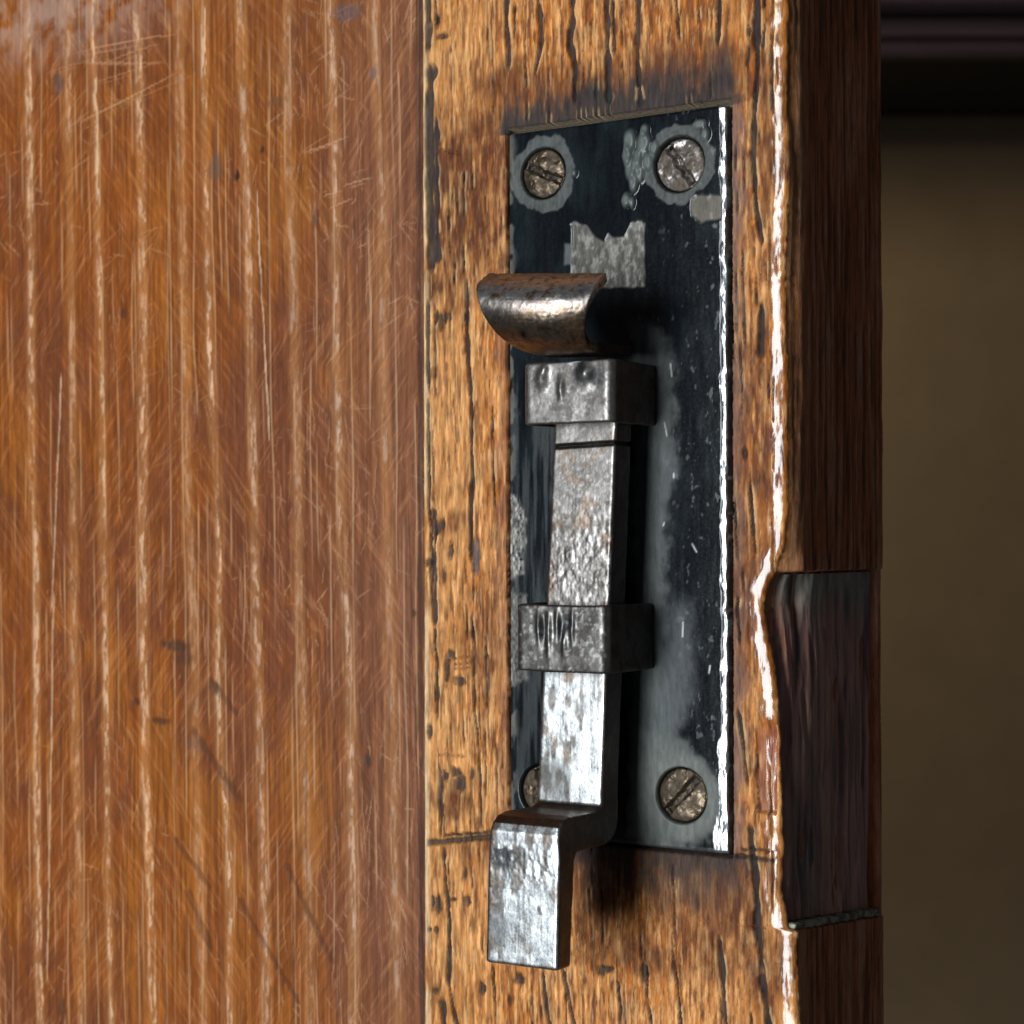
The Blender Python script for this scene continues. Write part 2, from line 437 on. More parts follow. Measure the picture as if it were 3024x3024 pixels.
def stile_colour(X, Z):
    fib = fbm(X*2.8, Z*0.28, 4, 11)
    fine = fbm(X*2.4, Z*0.38, 5, 13)
    big = fbm(X*0.10, Z*0.035, 3, 15)
    mott = fbm(X*0.5, Z*0.25, 4, 17)
    col = np.zeros(X.shape+(3,))+np.array((0.45, 0.20, 0.062))
    col = mix(col, (0.40, 0.135, 0.018), sm(0.40, 0.60, big*0.5+mott*0.5)*0.85)
    col = mix(col, (0.74, 0.42, 0.175), sm(0.52, 0.70, fib)*0.75)
    col = mix(col, (0.19, 0.062, 0.018), sm(0.48, 0.63, fine*0.6+mott*0.4)*0.85)
    col = mix(col, (0.13, 0.055, 0.03), sm(0.62, 0.74, fine)*0.6)
    z50 = np.exp(-((X+12)/6.0)**2)
    col = mix(col, (0.60, 0.32, 0.12), z50*0.35)
    fs = fbm(X*3.2, Z*0.33, 4, 19)
    col = col*(0.64+0.76*fs)[..., None]
    col = mix(col, (0.075, 0.028, 0.012), sm(.60, .72, fbm(X*1.8, Z*0.22, 5, 22))*.6)
    col = mix(col, (0.80, 0.50, 0.23), sm(.60, .72, fbm(X*3.0, Z*0.20, 4, 24))*.55)
    return np.clip(col*np.array((1.10, 1.0, 0.90)), 0, .9), fib, fine, mott
def build_stile():
    zs = np.concatenate([np.linspace(-320, -104, 8)[:-1], np.arange(-104, 104.1, 0.22), np.linspace(104, 320, 8)[1:]])
    nf = 400
    xc = np.interp(zs, _cz, _cx)
    xc = xc+0.35*(fbm(zs*0.25, zs*0, 3, 3)-0.5)+0.22*(n2(zs*1.3, zs*0, 8)-0.5)
    CH, RR = 2.0, 0.7
    cols = []
    # left wall + rounding
    r = 0.7
    for y in (10, 4, 1.5):
        cols.append((np.full_like(zs, XS), np.full_like(zs, y), 0))
    for a in np.radians((90, 68, 45, 22, 8)):
        cols.append((np.full_like(zs, XS+r-r*math.sin(a)), np.full_like(zs, r-r*math.cos(a)), 1))
    x0 = XS+r
    for t in np.linspace(0, 1, nf):
        cols.append((x0+(xc-CH-x0)*t, np.zeros_like(zs), 1))
    # soft worn shoulder: slope 0..16 deg
    k = 16; xx = np.linspace(0, CH-RR*0.75, k); ang = np.radians(3+9*np.linspace(0, 1, k)**0.8)*sm(-0.01, 0.12, np.linspace(0, 1, k))
    yy = np.concatenate([[0], np.cumsum(np.tan((ang[1:]+ang[:-1])/2)*np.diff(xx))])
    for a_, b_ in zip(xx[1:], yy[1:]):
        cols.append((xc-CH+a_, np.full_like(zs, b_), 2))
    yb = yy[-1]
    for a in np.radians(np.linspace(12, 90, 9))[1:]:
        cols.append((xc-RR*0.75+RR*0.75*(math.sin(a)-math.sin(math.radians(12)))/(1-math.sin(math.radians(12))),
                     np.full_like(zs, yb+RR*(math.cos(math.radians(12))-math.cos(a))), 2))
    ys = yb+RR*math.cos(math.radians(12))
    # side face
    rec = np.clip(XB-xc, 0, 9)
    nb = 74
    for t in np.linspace(0, 1, nb)[1:]:
        y = ys+(BACKY-ys)*t
        s_ = xc.copy()
        # chipped arris fades back to the true side plane (outside the notch)
        blend = min(1, (y-ys)/3.0)
        zlow = ZN0-3.5*y/33
        innotch = sm(zlow-0.15, zlow+0.15, zs)*(1-sm(ZN1-0.15, ZN1+0.15, zs))
        lip = 1.0 if y > BACKY-2.2 else 0.0
        out = xc*(1-blend)+XB*blend
        ins = (xc-0.45)*(1-min(1, (y-ys)/9.0))+np.minimum(XB-1.3, XB)*min(1, (y-ys)/9.0)-0.4
        xn = out*(1-innotch)+ins*innotch
        if lip: xn = out-0.3*innotch
        cols.append((xn, np.full_like(zs, y), 3))
    cols.append((np.full_like(zs, XS), np.full_like(zs, BACKY), 0))
    X = np.stack([c[0] for c in cols], 1); Y = np.stack([c[1] for c in cols], 1)
    T = np.array([c[2] for c in cols])
    Z = np.repeat(zs[:, None], len(cols), 1)
    front = (T == 1).astype(float)[None, :]; fr2 = ((T == 1) | (T == 2)).astype(float)[None, :]
    side = (T == 3).astype(float)[None, :]
    U = np.where(T[None, :] == 3, XB+Y, X)       # unrolled coordinate for grain on the side
    col, fib, fine, mott = stile_colour(U, Z)
    hgt = 0.18*(fbm(U*0.12, Z*0.04, 2, 5)-0.5)+0.20*(fib-0.5)+0.22*(fine-0.5)
    dark = np.zeros(X.shape)
    cracks = [([(1503, -60), (1500, 60), (1504, 205)], .42), ([(1525, 10), (1522, 120)], .3), ([(1590, -60), (1600, 120), (1582, 215)], .5),
              ([(1688, -60), (1695, 60), (1685, 130), (1700, 190), (1698, 300)], .6), ([(1795, -60), (1798, 150), (1800, 300)], .62), ([(1812, 0), (1816, 160)], .4), ([(1890, -60), (1884, 150), (1892, 310)], .55),
              ([(1998, -50), (2010, 120)], .34), ([(2130, -60), (2124, 130)], .4), ([(2060, -60), (2066, 70)], .3), ([(2235, -60), (2240, 200), (2226, 450), (2235, 620), (2252, 720)], .6), ([(2252, 900), (2245, 1060)], .6),
              ([(2262, -60), (2258, 150)], .3), ([(2288, -60), (2280, 330)], .3), ([(1268, -60), (1266, 150)], .75), ([(1285, -30), (1290, 70)], .3), ([(1277, 190), (1268, 330), (1272, 520), (1275, 800)], 1.0), ([(1290, 350), (1292, 780)], .8),
              ([(1262, 890), (1268, 1150)], .45), ([(1284, 900), (1288, 1170)], .25), ([(1262, 1180), (1268, 1500), (1275, 1800)], .35), ([(1280, 1500), (1284, 1850)], .5), ([(1284, 1850), (1290, 2120)], .45), ([(1296, 2260), (1300, 2470)], .4),
              ([(1378, 830), (1380, 1000), (1392, 1200), (1395, 1400), (1388, 1650)], .42), ([(1395, 1820), (1402, 2100), (1415, 2350), (1420, 2450)], .3), ([(1372, 500), (1370, 800)], .25),
              ([(1305, 2500), (1325, 2720), (1320, 2900), (1352, 3060)], .45), ([(1322, 2540), (1332, 2900)], .2), ([(1302, 2950), (1308, 3060)], .7), ([(1452, 2860), (1462, 3060)], .3), ([(1598, 2870), (1622, 3060)], .38), ([(1655, 2860), (1700, 3060)], .4), ([(1820, 2900), (1830, 3060)], .3),
              ([(2216, 2440), (2232, 2700), (2245, 2900), (2268, 3060)], .6), ([(2120, 2770), (2142, 3060)], .5), ([(2215, 1430), (2228, 1640)], .35), ([(2180, 2100), (2205, 2320)], .4), ([(1900, 2850), (1925, 3060)], .3), ([(1985, 2820), (2010, 3060)], .35),
              ([(2170, 1480), (2182, 1900)], .3), ([(1455, 1200), (1460, 1500)], .25), ([(1340, 700), (1344, 840)], .3), ([(2215, 80), (2212, 200)], .35)]
    for k, (pts, wd) in enumerate(cracks):
        dark = np.maximum(dark, crack_mask(X, Z, pts, wd, k+1, 0.0 if wd > .3 else .25)*fr2)
    r3 = np.random.RandomState(3)
    for k in range(190):      # fine checks in the old surface
        px = 1262+r3.rand()*1040; py = -50+3100*r3.rand(); ln = 60+260*r3.rand()
        dark = np.maximum(dark, crack_mask(X, Z, [(px, py), (px+ln*0.02, py+ln)], 0.12+0.12*r3.rand(), 200+k, 0.3)*fr2*0.75)
    litedge = np.zeros(X.shape); litedge[:, 3:] = np.clip(dark[:, :-3]-dark[:, 3:], 0, 1)
    litedge[:, :-3] = np.maximum(litedge[:, :-3], 0.5*np.clip(dark[:, 3:]-dark[:, :-3], 0, 1))
    h1 = hcrack_mask(X, Z, [(1256, 2488), (1300, 2486), (1450, 2470)], .62, 3)*fr2
    h1 = np.maximum(h1, hcrack_mask(X, Z, [(1305, 2466), (1450, 2458)], .3, 5)*fr2)
    h1 = np.maximum(h1, hcrack_mask(X, Z, [(2170, 2528), (2290, 2546)], .38, 7)*fr2)
    h1 = np.maximum(h1, hcrack_mask(X, Z, [(2185, 2508), (2290, 2519)], .26, 9)*fr2)
    for pts in ([(1336, 1945), (1390, 1938)], [(1340, 1962), (1392, 1956)], [(1340, 1975), (1388, 1972)], [(1290, 2228), (1370, 2232)], [(1300, 440), (1360, 452)]):
        h1 = np.maximum(h1, hcrack_mask(X, Z, pts, .18, 11)*fr2*0.6)
    pits = np.zeros(X.shape)
    for px, py, rx, rz in ((1290, 935, .5, 1.3), (1302, 950, .45, 1.6), (1316, 940, .4, 1.3), (1328, 935, .4, 1.2), (1290, 1560, .9, 1.3), (1306, 1548, .6, 1.2), (1330, 1628, .6, 1.8), (1310, 1700, .4, 1.5),
                           (1262, 1660, .9, .9), (1318, 1975, .75, 2.8), (1330, 1935, .9, 1.0), (1355, 2010, 1.3, .9), (1342, 2280, 1.4, .9), (1312, 2290, .8, .9), (1358, 2312, 1.2, 1.6), (1392, 2285, .5, 1.0),
                           (1266, 2160, .6, 1.4), (1290, 2670, .8, 1.8), (1276, 2660, .4, 1.2), (1335, 2655, .8, .35), (1378, 2660, .8, .8), (1265, 2745, .4, .6), (1285, 2745, .5, .7), (1372, 2580, .3, 1), (1530, 2892, 1.2, 1.2), (1770, 2868, .9, 1.0),
                           (1785, 2862, 1.8, .6), (1420, 2920, .8, 1.2), (1283, 2925, .7, .6), (1900, 2870, .9, 2.2), (1500, 2955, .3, 1), (2200, 1340, .5, 1), (1295, 60, .6, 1.2), (1310, 105, 1.2, .6)):
        pits = np.maximum(pits, ell(X, Z, px, py, rx, rz, s=int(px+py), soft=.6, wob=.4, f=2.0)*front)
    gp = ell(X, Z, 1405, 1640, .9, 3.4, s=3, soft=.4)*front        # grey filled dent
    # stains: greasy black round the plate; below it also painted-in bolt shadow
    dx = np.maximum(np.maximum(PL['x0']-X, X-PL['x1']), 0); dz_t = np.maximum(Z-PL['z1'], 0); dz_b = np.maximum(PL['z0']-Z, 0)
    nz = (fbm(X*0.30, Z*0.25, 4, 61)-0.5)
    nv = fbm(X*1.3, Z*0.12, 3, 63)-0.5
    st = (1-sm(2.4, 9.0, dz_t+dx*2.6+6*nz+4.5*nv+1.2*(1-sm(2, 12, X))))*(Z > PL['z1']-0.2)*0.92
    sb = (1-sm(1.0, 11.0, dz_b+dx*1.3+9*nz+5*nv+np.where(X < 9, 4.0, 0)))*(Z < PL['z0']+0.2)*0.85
    sl = (1-sm(0.4, 3.0, dx+4*nz))*0.45
    sr = np.where(X > PL['x1'], 1-sm(1.4, 4.0, dx+3*nz), 0)*0.75*sm(-60, -20, -np.abs(Z)+60-80+60)
    inz = (Z > PL['z0']-1) & (Z < PL['z1']+1)
    col = mix(col, (0.24, 0.115, 0.075), np.where(inz, sl, 0)*front)
    col = mix(col, (0.19, 0.115, 0.09), np.where(inz & (X > PL['x1']), sr, 0)*front)
    # red brown patches
    red = np.zeros(X.shape)
    for px, py, rx, rz, st_ in ((1350, 600, 6.5, 16, .95), (1370, 520, 6, 9, .8), (1345, 720, 5.5, 7, .85), (1420, 640, 5, 9, .6), (1450, 430, 5, 5, .7), (1290, 830, 3, 4, .8), (2275, 400, 3, 18, .5), (2235, 1200, 4, 14, .5), (2260, 1330, 3, 10, .6), (2240, 1800, 3, 14, .75),
                                (2180, 1750, 2.2, 16, .5), (2190, 2700, 6, 9, .6), (2260, 2830, 4, 8, .65), (1900, 2830, 9, 3, .5), (2090, 2790, 6, 6, .6), (1950, 210, 20, 4, .5), (1480, 250, 6, 4, .6), (1430, 1900, 4, 9, .4), (1330, 2360, 5, 3, .5), (1330, 1540, 4, 2, .5)):
        red = np.maximum(red, ell(X, Z, px, py, rx, rz, s=int(px*1.3+py), soft=.8, wob=.5, f=.35)*st_)
    col = mix(col, (0.105, 0.028, 0.009), np.clip(red**0.6*fr2*(-0.25+2.2*fbm(X*1.1, Z*0.30, 4, 71)), 0, 0.95))
    halo = (1-sm(5, 14, dz_b+dx*.8+14*nz))*(Z < PL['z0'])+(1-sm(6, 12, dz_t+dx+10*nz))*(Z > PL['z1'])
    col = mix(col, (0.16, 0.048, 0.014), np.clip(halo, 0, 1)*fr2*0.45)
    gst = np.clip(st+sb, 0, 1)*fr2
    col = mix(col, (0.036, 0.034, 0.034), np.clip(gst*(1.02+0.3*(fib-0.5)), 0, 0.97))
    rr_ = np.maximum(np.abs(X-32)/40, 0)
    # highlight on the rounded seam edge, painted pale
    pale = (1-sm(0.4, 1.6, X-XS))*sm(0.25, 0.5, n2(Z*0.12, Z*0, 77))*front
    col = mix(col, (0.78, 0.60, 0.36), pale*0.75)
    # chipped slot near the arris
    cx0, cz0 = PX(2232, 2145); cx1, cz1 = PX(2288, 2405)
    slot = sm(cx0-0.2, cx0+0.2, X)*(1-sm(cx1-0.2, cx1+0.3, X))*sm(cz1-0.15, cz1+0.15, Z)*(1-sm(cz0-2.0, cz0+2.0, Z))*fr2
    col = mix(col, (0.30, 0.10, 0.055), slot*0.8)
    slotshoulder = sm(cx0-1.3, cx0+0.0, X)*(1-sm(cx1-0.2, cx1+0.3, X))*sm(cz1-0.15, cz1+0.15, Z)*(1-sm(cz0-3.0, cz0+2.0, Z))*fr2
    col = mix(col, (0.70, 0.45, 0.22), litedge*0.6*fr2*sm(.35, .65, n2(Z*.5, X*.3, 7)))  # lit edges of the cracks painted paler
    col = mix(col, (0.035, 0.032, 0.034), np.clip(dark*0.93, 0, 1))
    col = mix(col, (0.035, 0.028, 0.028), pits*0.9)
    col = mix(col, (0.10, 0.09, 0.095), gp*0.8)
    col = mix(col, (0.045, 0.035, 0.030), h1*0.9)
    hgt = hgt-0.65*dark-0.35*pits-0.5*h1-0.25*gp-0.30*slotshoulder-0.35*slot+0.10*(crackedge(dark))
    # side face: darker aged wood with strong fibres
    sfib = fbm(Y*1.5, Z*0.06, 4, 81)
    scol = np.zeros(X.shape+(3,))+np.array((0.42, 0.130, 0.048))
    scol = mix(scol, (0.52, 0.25, 0.15), sm(0.5, 0.72, sfib))
    scol = mix(scol, (0.085, 0.030, 0.018), (1-sm(0.30, 0.5, sfib))*0.8)
    near = 1-sm(2.0, 7.5, Y)
    scol = mix(scol, (0.42, 0.21, 0.09), near*0.6)
    col = col*(1-side[..., None])+scol*side[..., None]
    hs = 0.55*(sfib-0.5)+0.25*(fbm(Y*0.7, Z*0.15, 3, 83)-0.5)
    shd = (T == 2)[None, :]*1.0+np.where((T == 1)[None, :], sm(-0.5, 0.3, X-(xc[:, None]-CH)), 0)
    # pocket
    g = 0.12
    pk = sm(PL['x0']-0.35-g, PL['x0']-0.35+g, X)*(1-sm(PL['x1']+0.85-g, PL['x1']+0.85+g, X))*sm(PL['z0']-0.35-g, PL['z0']-0.35+g, Z)*(1-sm(PL['z1']+0.55-g, PL['z1']+0.55+g, Z))*front
    X = X+side*hs
    Y = Y-(hgt*fr2)*(1-pk)*(1-0.93*shd*(1-np.clip(0.6*dark+slot+slotshoulder, 0, 1)))+3.2*pk
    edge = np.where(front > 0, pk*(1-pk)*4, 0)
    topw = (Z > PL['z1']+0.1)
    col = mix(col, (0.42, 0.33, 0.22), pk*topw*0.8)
    col = mix(col, (0.010, 0.009, 0.009), np.clip(pk*2.5, 0, 1)*(~topw)*0.97)  # shade in the gap painted as black walls and floor
    rough = 0.44+0.15*(fine-0.5)+0.3*dark+0.12*gst+side*0.12-0.10*(T == 2)[None, :]*1.0
    gl = np.clip(0.0*fr2+1.0*shd*sm(0.30, 0.42, fbm(X*1.6, Z*0.35, 4, 87)-0.03), 0, 1)*(1-np.clip(dark+pits, 0, 1))
    rough = rough-0.18*shd
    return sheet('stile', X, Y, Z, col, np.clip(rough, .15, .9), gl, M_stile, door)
def crackedge(d):
    e = np.zeros_like(d)
    e[:, 1:-1] = np.clip(np.maximum(d[:, 2:], d[:, :-2])-d[:, 1:-1], 0, 1)
    return e
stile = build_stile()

# ---------------- dark patch let into the edge of the stile
def build_patch():
    ys = np.arange(1.2, BACKY-2.3, 0.22); zs = np.arange(ZN0+1.1, ZN1-0.15, 0.22)
    Yg, Z = np.meshgrid(ys, zs)
    Z = ZN1-0.15-(ZN1-0.15-Z)*(1+3.5*Yg/33/(ZN1-ZN0))
    xc = np.interp(Z, _cz, _cx)
    fib = fbm(Yg*1.2, Z*0.07, 4, 91); blot = fbm(Yg*0.16, Z*0.10, 3, 93)
    bl_ = np.clip((Yg-0.8)/9.0, 0, 1)
    X = (xc-0.4)*(1-bl_)+(XB-1.3)*bl_+0.15+0.3*(fib-0.5)+0.5*(fbm(Yg*0.25, Z*0.12, 3, 95)-0.5)
    X = X-0.6*np.exp(-((Yg-1.2)/0.9)**2)-0.5*sm(.5,.62,fbm(Yg*.35, Z*.06, 3, 97))
    col = np.zeros(X.shape+(3,))+np.array((0.40, 0.19, 0.15))
    col = mix(col, (0.52, 0.28, 0.17), sm(0.52, 0.7, fib)*0.7)
    col = mix(col, (0.08, 0.05, 0.055), (1-sm(0.3, 0.5, fib))*0.7)
    topg = sm(ZN1-11, ZN1-1, Z+8*(blot-0.5))
    col = mix(col, (0.19, 0.21, 0.17), topg*0.85)
    midg = np.exp(-(((Yg-9)/5)**2+((Z-(ZN0+15))/12)**2))
    col = mix(col, (0.17, 0.19, 0.155), midg*0.8*sm(.3, .6, blot+.1))
    ll = np.exp(-((Yg-3)/1.8)**2)*sm(.35, .6, fbm(Yg*.3, Z*.12, 2, 99))
    col = mix(col, (0.16, 0.04, 0.03), ll*0.6)
    gv = np.exp(-((Yg-6.5-0.6*np.sin(Z*.35))/0.8)**2)*(sm(ZN1-22, ZN1-10, Z)+(1-sm(ZN0+8, ZN0+18, Z)))
    col = mix(col, (0.02, 0.018, 0.016), gv*0.7); X = X-0.5*gv
    return sheet('edge_patch', X, Yg, Z, col, 0.45+0.2*(fib-0.5), 0.0, M_patch, door)
patch = build_patch()
patch['label'] = 'darker grey-stained patch let into the edge of the stile'
# pale packing strip under the patch
def build_strip():
    bm = prism([(0.9, ZN0-0.2), (BACKY-1.0, ZN0-3.3), (BACKY-1.0, ZN0-2.2), (0.9, ZN0+0.75)], 'x', XB-5.0, XB+0.1)
    bevel(bm, 0.25, 2)
    def shade(p, n):
        k = fbm3(p, 0.9, 3, 2)
        c = mix(np.zeros((len(p), 3))+np.array((0.30, 0.30, 0.20)), (0.07, 0.07, 0.05), sm(0.45, 0.6, k))
        return c, 0.5+0*k, 0*k
    o = solid('packing_strip', bm, 0.16, M_patch, door, shade, lambda p, n: 0.35*(fbm3(p, 1.1, 3, 5)-0.5))
build_strip()

# ================================================================== BOLT
bolt = thing('door_bolt', 'old steel sliding bolt with curled thumb tab on a black plate let into the door', 'door bolt', (17, 0, -43))

SCREWS = [(1606, 512, -24, 3.55), (2010, 487, -56, 3.75), (1600, 2335, -70, 3.7), (2012, 2350, 47, 3.75)]
HP = -0.45        # height of plate face
def build_plate():
    xs = np.concatenate([[PL['x0']]*1, np.arange(PL['x0']+0.02, PL['x1']-1.7, 0.15), np.linspace(PL['x1']-1.65, PL['x1'], 22)])
    zs = np.arange(PL['z0'], PL['z1']+0.01, 0.17)
    X, Z = np.meshgrid(xs, zs)
    fine = fbm(X*1.5, Z*0.9, 4, 111); fl = fbm(X*1.6, Z*0.12, 3, 113); blot = fbm(X*0.25, Z*0.12, 4, 115)
    pit = fbm(X*2.3, Z*1.6, 3, 117)
    hgt = 0.012*(fine-0.5)+0.05*(blot-0.5)
    col = np.zeros(X.shape+(3,))+np.array((0.0035, 0.0055, 0.0075))
    col = mix(col, (0.008, 0.013, 0.016), sm(.45, .7, blot))
    rough = np.full(X.shape, 0.13)+0.08*fl
    metal = np.zeros(X.shape)
    def film_shading(m, c=(0.085, 0.098, 0.095), r=0.6):
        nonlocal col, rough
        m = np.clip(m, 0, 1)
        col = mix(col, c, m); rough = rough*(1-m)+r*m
    def poly(pts, soft=0.5, wob=0.5, s=0):
        """soft polygon mask from photo-plane points, by signed distance"""
        q = np.array([PX(a, b, HP) for a, b in pts])
        ins = np.zeros(X.shape, bool); dm = np.full(X.shape, 1e9)
        XX = X+wob*(fbm(X*.6, Z*.5, 3, s)-.5); ZZ = Z+wob*(fbm(X*.6, Z*.5, 3, s+2)-.5)
        n = len(q)
        for i in range(n):
            (x1, z1), (x2, z2) = q[i], q[(i+1) % n]
            c_ = ((z1 > ZZ) != (z2 > ZZ)) & (XX < (x2-x1)*(ZZ-z1)/(z2-z1+1e-12)+x1)
            ins ^= c_
            t = np.clip(((XX-x1)*(x2-x1)+(ZZ-z1)*(z2-z1))/((x2-x1)**2+(z2-z1)**2+1e-9), 0, 1)
            dm = np.minimum(dm, np.hypot(XX-x1-t*(x2-x1), ZZ-z1-t*(z2-z1)))
        sd = np.where(ins, dm, -dm)
        return sm(-soft, soft, sd)
    # worn / dusty films; the first is a sheen painted grey
    film_shading(0.9*poly([(1870, 965), (1925, 945), (1960, 1010), (1995, 1120), (1990, 1400), (1965, 1600), (1960, 1800), (1985, 2000), (2010, 2180), (2100, 2300), (2110, 2440), (2030, 2490), (1870, 2480)], 1.4, 2.5, 3)*(0.75+0.5*(fl-.5)))
    film_shading(0.55*poly([(1960, 1790), (2035, 1780), (2050, 1930), (2030, 2120), (1960, 2150)], 2.0, 2.0, 5), (0.075, 0.09, 0.10), .5)
    film_shading(0.50*poly([(1490, 1100), (1660, 1080), (1640, 2480), (1490, 2480)], 1.8, 4, 7)*sm(.3, .7, fl), (0.026, 0.034, 0.038), .5)
    film_shading(0.95*poly([(1870, 2160), (1980, 2180), (2080, 2260), (2120, 2380), (2080, 2470), (1960, 2500), (1860, 2470)], 1.2, 2, 9), (0.095, 0.11, 0.10), .5)
    for i, (px, py, _a, r_) in enumerate(SCREWS):
        cx, cz = PX(px, py, HP)
        d = np.hypot(X-cx, Z-cz)+2.0*(fbm(X*.45, Z*.45, 4, 130+i)-.5)
        if i < 2: film_shading(0.93*(1-sm(5.2, 5.7, d)), (0.075, 0.082, 0.078), .6); film_shading(.6*(1-sm(5.0, 5.6, d))*sm(.5, .65, pit), (0.03, 0.034, 0.034), .5)
        elif i == 3: film_shading(0.7*(1-sm(5.2, 6.6, d)), (0.13, 0.14, 0.125), .5)
        dd = np.hypot(X-cx, Z-cz)
        hgt = hgt-1.5*(1-sm(r_-0.1, r_+0.38, dd)); film_shading(1-sm(r_+.05, r_+.45, dd), (.012, .011, .01), .5)  # dark ring paints in the shadow gap round the head
    # lumpy paint runs beside the upper right screw
    for k, (px, py, rx, rz) in enumerate(((1865, 420, 1.1, 1.9), (1907, 425, 1.2, 1.9), (1858, 460, .9, 1.6), (1890, 470, 1.0, 1.5), (1868, 500, 1.0, 1.9), (1893, 505, 1.1, 2.1), (1853, 592, .9, 1.2), (1920, 480, .9, 1.4), (1876, 540, .8, 1.6), (1700, 512, .5, .6), (1940, 440, .8, 1.2), (1872, 600, .5, 1), (1910, 388, .8, 1), (2075, 370, 1.2, .8), (2090, 400, .8, 1.2))):
        m = ell(X, Z, px, py, rx, rz, h=HP, s=k, soft=.55, wob=.15)
        film_shading(m*0.85, (0.11, 0.125, 0.12), .42); hgt = hgt+0.45*m
    # bare metal patches
    def bare(m, c=(0.30, 0.28, 0.26), r=0.45, mt=0.85):
        nonlocal col, rough, metal
        m = np.clip(m, 0, 1)
        col = mix(col, c, m); rough = rough*(1-m)+r*m; metal = metal*(1-m)+mt*m
    mm = poly([(1692, 672), (1688, 662), (1700, 655), (1735, 668), (1760, 700), (1786, 716), (1800, 690), (1815, 705), (1850, 700), (1870, 660), (1890, 652), (1908, 662), (1908, 850), (1690, 850)], .16, .35, 11)
    bare(mm*(0.9+0.3*(fine-.5)), (0.095, 0.088, 0.075), .5, .3); bare(mm*sm(.48, .6, fine)*.6, (0.25, 0.24, 0.22), .45, .4); bare(mm*sm(.5, .62, pit)*.5, (0.05, 0.048, 0.045), .5, .3); hgt = hgt-0.10*mm+0.10*mm*(fine-.5)
    film_shading(poly([(1672, 720), (1690, 720), (1688, 780), (1668, 780)], .3, .5, 12)*.8)
    mm = poly([(2045, 590), (2060, 575), (2140, 583), (2140, 650), (2080, 662), (2050, 640)], .2, .8, 13)
    bare(mm, (0.11, 0.10, 0.08), .55, .3); hgt = hgt-.12*mm
    m = poly([(1490, 1460), (1530, 1470), (1550, 1530), (1540, 1690), (1490, 1720)], .5, 1.5, 15)*sm(.4, .6, pit+.12)
    bare(m*.8, (0.22, 0.21, 0.19), .45, .5); hgt = hgt+.2*m*(pit-.4)
    m = poly([(1485, 1740), (1560, 1760), (1560, 2010), (1485, 2020)], .5, 1.5, 17)*sm(.35, .6, pit+.12)
    film_shading(m*.8, (0.10, 0.095, 0.085), .5); hgt = hgt+.25*m*(pit-.4)
    # chips along edges
    ledge = (1-sm(0.1, 1.0+1.2*(fbm(X*.5, Z*.5, 3, 19)), X-PL['x0']))*sm(.42, .55, fbm(X*.8, Z*.35, 3, 21))
    bare(ledge*.5, (0.18, 0.17, 0.15), .5, .5)
    chipw = 0.60+1.6*np.clip(fbm(Z*.35, Z*0+1, 4, 23)-.42, 0, 1)+0.9*sm(-20, -43, Z)
    redge = sm(PL['x1']-chipw-.15, PL['x1']-chipw+.10, X)
    rn = sm(.30, .46, fbm(X*1.5, Z*.55, 4, 37))
    bare(redge*(.35+.65*rn), (0.50, 0.53, 0.54), .34, 1.0)
    hgt = hgt-.05*redge*(1-rn)
    bl = (1-sm(.2, .9, (Z-PL['z0'])+1.2*(fbm(X*.8, Z, 3, 25)-.5)))
    bare(bl*.4, (.2, .2, .19), .5, .6)
    # scratches and flecks
    fk = sm(.73, .78, fbm(X*1.3, Z*.8, 3, 27))*sm(20, 34, X)
    bare(fk*.35, (.2, .22, .22), .4, .5)
    r4 = np.random.RandomState(9)
    for k in range(9):
        px = 1960+150*r4.rand(); py = 700+1700*r4.rand()
        cx, cz = PX(px, py, HP); an = math.radians(90+18*r4.randn()); ln = .4+1.8*r4.rand()**2
        t = np.clip((X-cx)*math.cos(an)+(Z-cz)*math.sin(an), 0, ln)
        d = np.hypot(X-cx-t*math.cos(an), Z-cz-t*math.sin(an))
        bare((1-sm(.04, .2, d))*.7, (.4, .43, .43), .4, .9)
    # geometry
    sx = np.clip(X-(PL['x1']-0.95+0.4*(fbm(Z*.6, Z*0, 3, 31)-.5)), 0, None)
    drop = np.where(sx > 0, np.tan(math.radians(11))*sx, 0)+0.5*np.clip((sx-0.75)/.25, 0, 1)**2
    drop = drop+0.12*redge*(fbm(X*1.4, Z*.9, 3, 29)-.3)
    lift = 0.35*sm(10, 33, X)
    Y = -(HP+lift+hgt-drop)
    for zz in (PL['z0'], PL['z1']):
        e = np.abs(Z-zz); Y = Y+0.35*(1-sm(0, .35, e))
    # side walls: add skirt rows/cols
    def pad(A, v=None):
        A = np.concatenate([A[:, :1], A, A[:, -1:]], 1)
        return np.concatenate([A[:1], A, A[-1:]], 0)
    X, Z, rough, metal = pad(X), pad(Z), pad(rough), pad(metal)
    Y = pad(Y); Y[0] = 3.1; Y[-1] = 3.1; Y[:, 0] = 3.1; Y[:, -1] = 3.1
    col = np.concatenate([col[:, :1], col, col[:, -1:]], 1); col = np.concatenate([col[:1], col, col[-1:]], 0)
    col[0] = col[-1] = (.03, .03, .03); col[:, 0] = (.02, .02, .02); col[:, -1] = (.02, .02, .02); metal[:, -1] = 0
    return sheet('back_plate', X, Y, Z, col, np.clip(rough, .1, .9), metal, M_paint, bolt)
build_plate()

